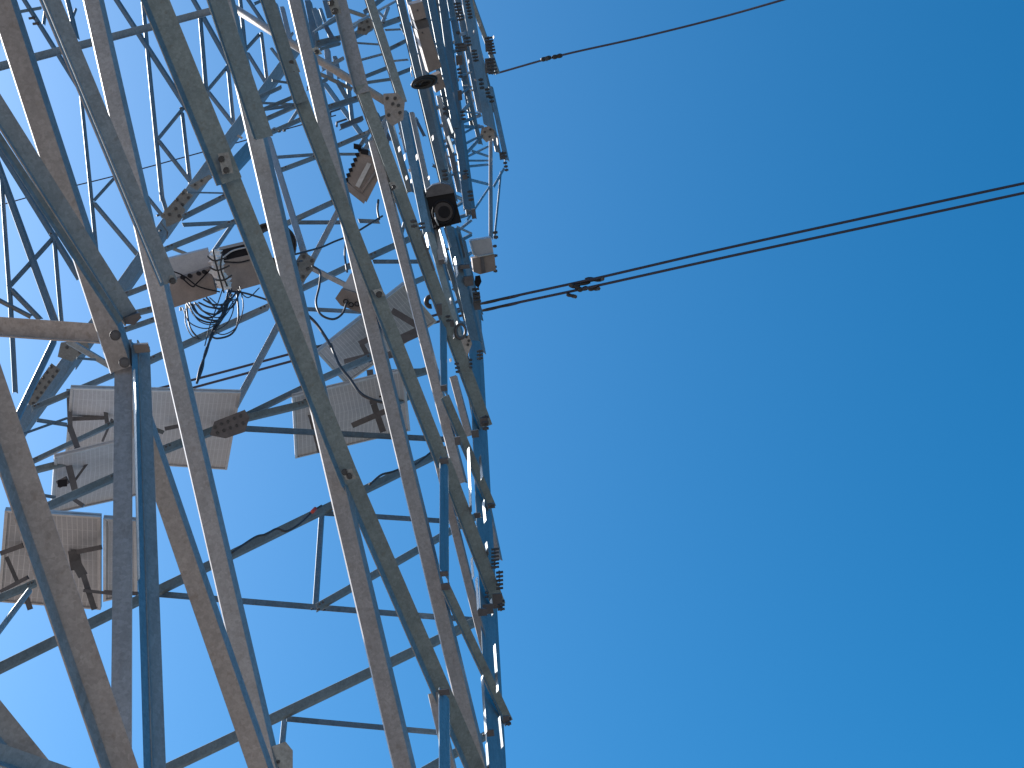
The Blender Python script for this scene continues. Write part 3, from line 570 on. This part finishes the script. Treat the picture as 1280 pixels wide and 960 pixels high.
def coil(name, label, cx, cy, z, rx, ry, n, w, tilt=0, jit=1.5, fill=.86):
    o = thing(name, label, 'cable coil', P(cx, cy, z))
    for i in range(n):
        ox, oy = random.uniform(-jit, jit), random.uniform(-jit, jit); s = random.uniform(fill, 1.06); pts = []
        for j in range(28):
            a = 2 * math.pi * j / 28; ex, ey = math.cos(a) * rx * s, math.sin(a) * ry * s
            pts.append(P(cx + ox + ex * math.cos(tilt) - ey * math.sin(tilt), cy + oy + ex * math.sin(tilt) + ey * math.cos(tilt), z + math.sin(a) * ry * .6 * z / FPX + i * .01))
        tube('cable_turn', pts, w * z / FPX / 2, M_BK, o, 6, True)
    return o
coil('cable_coil', 'flat black coil of cable below the long duct box', 530, 103, z, 15, 6, 13, 2.6, -.25, 2.2, .35)
coil('cable_coil', 'big loose black coil of cable behind the brown box with dark lid', 341, 306, kz(341, 306, 1.0), 27, 24, 14, 2.8, .3, 3.5, .74)
# lamp-like housing
z = zof('N', 554, 262, .94)
b = thing('camera_housing', 'square black housing with a big round lens facing down on the tower', 'camera', P(554, 262, z))
prism('body', [(532, 245), (567, 239), (577, 278), (542, 287)], z, (-2, -5), .45, M_BL, b)
prism('hood', [(533, 238), (540, 232), (551, 229), (562, 231), (567, 237), (567, 241), (532, 247)], z - .02, (0, -2), .2, M_DK, b)
ring = [P(554, 265, z - .05) + (Rv * math.cos(a) * 13 + Uv * math.sin(a) * 14) * z / FPX for a in [2 * math.pi * j / 32 for j in range(32)]]
tube('lens_ring', ring, 1.3 * z / FPX, M_BL, b, 8, True)
disc('lens', P(554, 265, z - .02), -Fv, 12 * z / FPX, .02, M_GL, b, 32)
disc('inner_lens', P(555, 265, z - .045), -Fv, 7.5 * z / FPX, .02, M_BL, b, 24)
tube('lens_guard', [P(543, 266, z - .07), P(545, 275, z - .08), P(548, 282, z - .08)], .8 * z / FPX, M_AL, b)
for x, y in ((544, 283), (547, 280)): disc('bolt', P(x, y, z - .03), -Fv, 1.6 * z / FPX, .03, M_BO, b)
# box on the right edge
z = zof('N', 604, 320, .95)
b = thing('equipment_box', 'two-tone metal box with pale upper half on the right edge of the tower', 'equipment box', P(604, 320, z))
prism('upper_case', [(588, 301), (614, 297), (617, 317), (594, 321)], z, (-2, -2), .35, M_BG, b)
prism('lower_case', [(590, 323), (618, 318), (620, 338), (600, 343), (592, 340)], z, (-2, -2), .35, M_BX, b)
tube('lid_rim', [P(587, 301, z - .01), P(592, 318, z - .01), P(598, 321, z - .01), P(617, 317, z - .01)], .014, M_AL, b)
prism('rib', [(600, 321), (604, 320), (607, 340), (602, 342)], z - .02, (0, 0), .03, M_DK, b)
prism('shackle', [(594, 345), (600, 344), (602, 352), (598, 360), (593, 356)], z, (0, 0), .2, M_BL, b)
o = [P(576 + 6 * math.cos(a), 414 + 9 * math.sin(a), zof('N', 576, 414, .95)) for a in [2 * math.pi * j / 20 for j in range(20)]]
tag(tube('ring_hook', o, .02, M_DK, None, 6, True), 'small steel ring hanging at the right side below the wires', 'ring')
o = [P(538 + 5 * math.cos(a), 377 + 6 * math.sin(a), zof('N', 538, 377, 1.03)) for a in [math.pi * (.4 + 1.5 * j / 14) for j in range(15)]]
tag(tube('cable_hook', o, .035, M_BK, None, 7), 'short black hook of cable beside the tilted solar panel', 'cable')

# ------------------------------------------------------------------ cables
def cable(label, pts, w, k=.95, m=M_CB, group=None, z=None):
    return tag(px_tube('cable', pts, w, 'M', m, None, k, z), label, 'cable', group)
gr = 'drooping cable loops below the brown boxes'
lb = 'thin dark cable drooping in a loop below the left brown box'
for pts in ([(237, 378), (247, 392), (266, 396), (285, 372)], [(243, 378), (256, 390), (274, 391), (290, 368)], [(248, 378), (262, 384), (280, 384), (295, 366)],
            [(254, 374), (268, 381), (284, 378), (298, 363)], [(234, 379), (247, 398), (270, 402), (286, 378)], [(240, 380), (252, 396), (276, 399), (288, 372)], [(258, 372), (272, 386), (290, 384), (300, 364)]):
    cable(lb, pts, 2.4, .945, group=gr)
fine = 'fine wire in the tangle hanging below the brown boxes'
for pts in ([(228, 384), (238, 404), (262, 410), (282, 390)], [(236, 382), (250, 402), (272, 404), (292, 380)], [(246, 379), (258, 392), (276, 396), (294, 374)], [(262, 372), (276, 382), (292, 374)], [(298, 362), (310, 372), (324, 360)],
            [(286, 366), (292, 384), (284, 404), (268, 414)], [(278, 362), (270, 386), (262, 408), (256, 432)], [(300, 358), (304, 384), (296, 408), (280, 418), (266, 414)], [(232, 386), (232, 404), (240, 420), (252, 424)]):
    cable(fine, pts, 1.5, .943, group='fine wires below the brown boxes')
cable('cable hanging steeply from the left brown box and cut short', [(233, 380), (235, 398), (239, 412), (249, 424)], 2.4)
cable('wide cable loop hanging at the right of the bundle below the boxes', [(296, 364), (298, 398), (290, 417), (272, 423), (262, 419)], 2.6)
for i, o_ in enumerate((0, 3)):
    cable(('left', 'right')[i] + ' strand of the long twisted cable hanging down to the large panel', [(286 + o_, 362), (278 + o_, 392), (266 + o_, 412), (258 - o_ * .5, 440), (250 + o_, 460), (246, 479)], 3)
cable('dark cable running right from the plastic wrap behind a bracing bar', [(284, 364), (304, 366), (325, 372), (340, 377)], 2.6)
cable('thin cable strung from the coil towards the small box', [(365, 319), (384, 314), (402, 309), (418, 302), (434, 296)], 2.6)
cable('cable with deep loop hanging left of the three plugs', [(390, 332), (400, 340), (399, 358), (395, 378), (401, 393), (416, 399), (428, 392), (433, 379)], 3)
cable('bluish cable slanting down to the clamp on the tilted panel', [(380, 390), (394, 403), (406, 420), (414, 434)], 4)
cable('cable curving down over the middle solar panels', [(413, 430), (424, 456), (437, 473), (450, 491), (464, 499), (482, 504)], 4)
cable('short cable from the ribbed box down to a tie', [(473, 250), (472, 262), (474, 274)], 3)
cable('thin cable slanting right below the ribbed box', [(449, 288), (462, 280), (478, 270)], 2.6)
cable('vertical cable down to the hood of the small box', [(433, 296), (431, 318), (434, 340)], 2.6)
cable('cable along the sloping strut, sagging below it in the middle', [(288, 692), (318, 672), (332, 668), (346, 661), (358, 664), (374, 655), (390, 640), (402, 632)], 3, .98)
cable('wrapped cable on the sloping strut right of centre', [(462, 606), (476, 594), (490, 590), (506, 584), (520, 580), (538, 566)], 3, .985)
cable('short dark cable from the black coil to the left tie', [(366, 328), (372, 327), (378, 326)], 2.2)
tag(tube('red_tape', [on('M', 390, 640, .975), on('M', 394.5, 635.5, .975)], .024, M_RD, None, 8), 'bit of red tape tied round the cable on the sloping strut', 'tape')
for x, y in ((413, 140), (421, 153)):
    tag(tube('steel_hook', [on('M', x, y + 5, 1.), on('M', x, y, 1.), on('M', x + 12, y - 4, 1.)], .02, M_DK, None, 6),
        ('upper' if y < 150 else 'lower') + ' of two small dark steel hooks on the upper tower', 'hook', 'small steel hooks')

# ------------------------------------------------------------------ overhead wires
def wire(label, pts, w, ends, group):
    """pts in view with depths; a gently sagging line through them"""
    q = catmull([P(x, y, z) for x, y, z in pts], 10); zm = pts[len(pts) // 2][2]
    return tag(tube('overhead_wire', q, w * zm / FPX / 2, M_WI, None, 8), label, 'wire', group)
g2 = 'pair of overhead conductors'
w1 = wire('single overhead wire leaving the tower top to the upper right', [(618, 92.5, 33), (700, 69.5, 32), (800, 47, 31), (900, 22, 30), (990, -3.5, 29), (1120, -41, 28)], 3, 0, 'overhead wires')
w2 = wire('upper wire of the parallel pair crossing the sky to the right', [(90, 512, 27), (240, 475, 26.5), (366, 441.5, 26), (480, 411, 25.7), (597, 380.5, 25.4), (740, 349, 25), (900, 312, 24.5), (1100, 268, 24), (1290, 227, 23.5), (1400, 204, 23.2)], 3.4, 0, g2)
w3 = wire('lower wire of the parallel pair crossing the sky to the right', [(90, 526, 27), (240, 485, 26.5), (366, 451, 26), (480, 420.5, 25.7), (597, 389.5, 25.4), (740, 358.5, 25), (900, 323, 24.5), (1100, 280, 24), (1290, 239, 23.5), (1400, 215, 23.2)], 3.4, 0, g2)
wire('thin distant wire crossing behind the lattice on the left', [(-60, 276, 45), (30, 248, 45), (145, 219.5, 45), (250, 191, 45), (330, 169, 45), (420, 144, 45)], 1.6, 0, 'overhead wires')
def sleeve(par, a, b, za, w, m=M_WI, name='clamp'):
    p0, p1 = P(a[0], a[1], za), P(b[0], b[1], za)
    n = 7; pts = [p0.lerp(p1, i / (n - 1)) for i in range(n)]; r = w * za / FPX / 2
    o = tube(name, pts, r, M_BK, par, 8, radii=[r * .6, r, r, r * .8, r, r, r * .6]); return o
sleeve(w1, (676, 75), (689, 71.5), 32, 6); sleeve(w1, (690, 72), (703, 69), 32, 6); disc('nut', P(683, 74, 32), -Fv, .05, .08, M_BO, w1)
zc = 25.05
sleeve(w2, (600, 380), (652, 368.5), 25.3, 4, name='sleeve'); sleeve(w3, (600, 389), (652, 377.5), 25.3, 4, name='sleeve')
sleeve(w2, (712, 356), (726, 361), zc, 6); sleeve(w2, (731, 349.5), (754, 349), zc, 6.5); sleeve(w2, (714, 358), (738, 353), zc, 4, name='tail')
sleeve(w3, (722, 363), (735, 359.5), zc, 6); sleeve(w3, (708, 368), (720, 371), zc, 5); sleeve(w3, (735, 361), (749, 360), zc, 6.5)
for (x, y, pr) in ((753, 349, w2), (748, 361, w3), (719, 371, w3), (713, 357, w2)): disc('nut', P(x, y, zc - .05), -Fv, .035, .08, M_BO, pr)
sleeve(w2, (388, 436), (414, 430), 25.2, 5, name='link'); sleeve(w3, (390, 440), (414, 436), 25.2, 4.5, name='link')
for x, y in ((396, 434), (404, 437), (412, 432)): disc('nut', P(x, y, 25.1), -Fv, .04, .08, M_BO, w2)
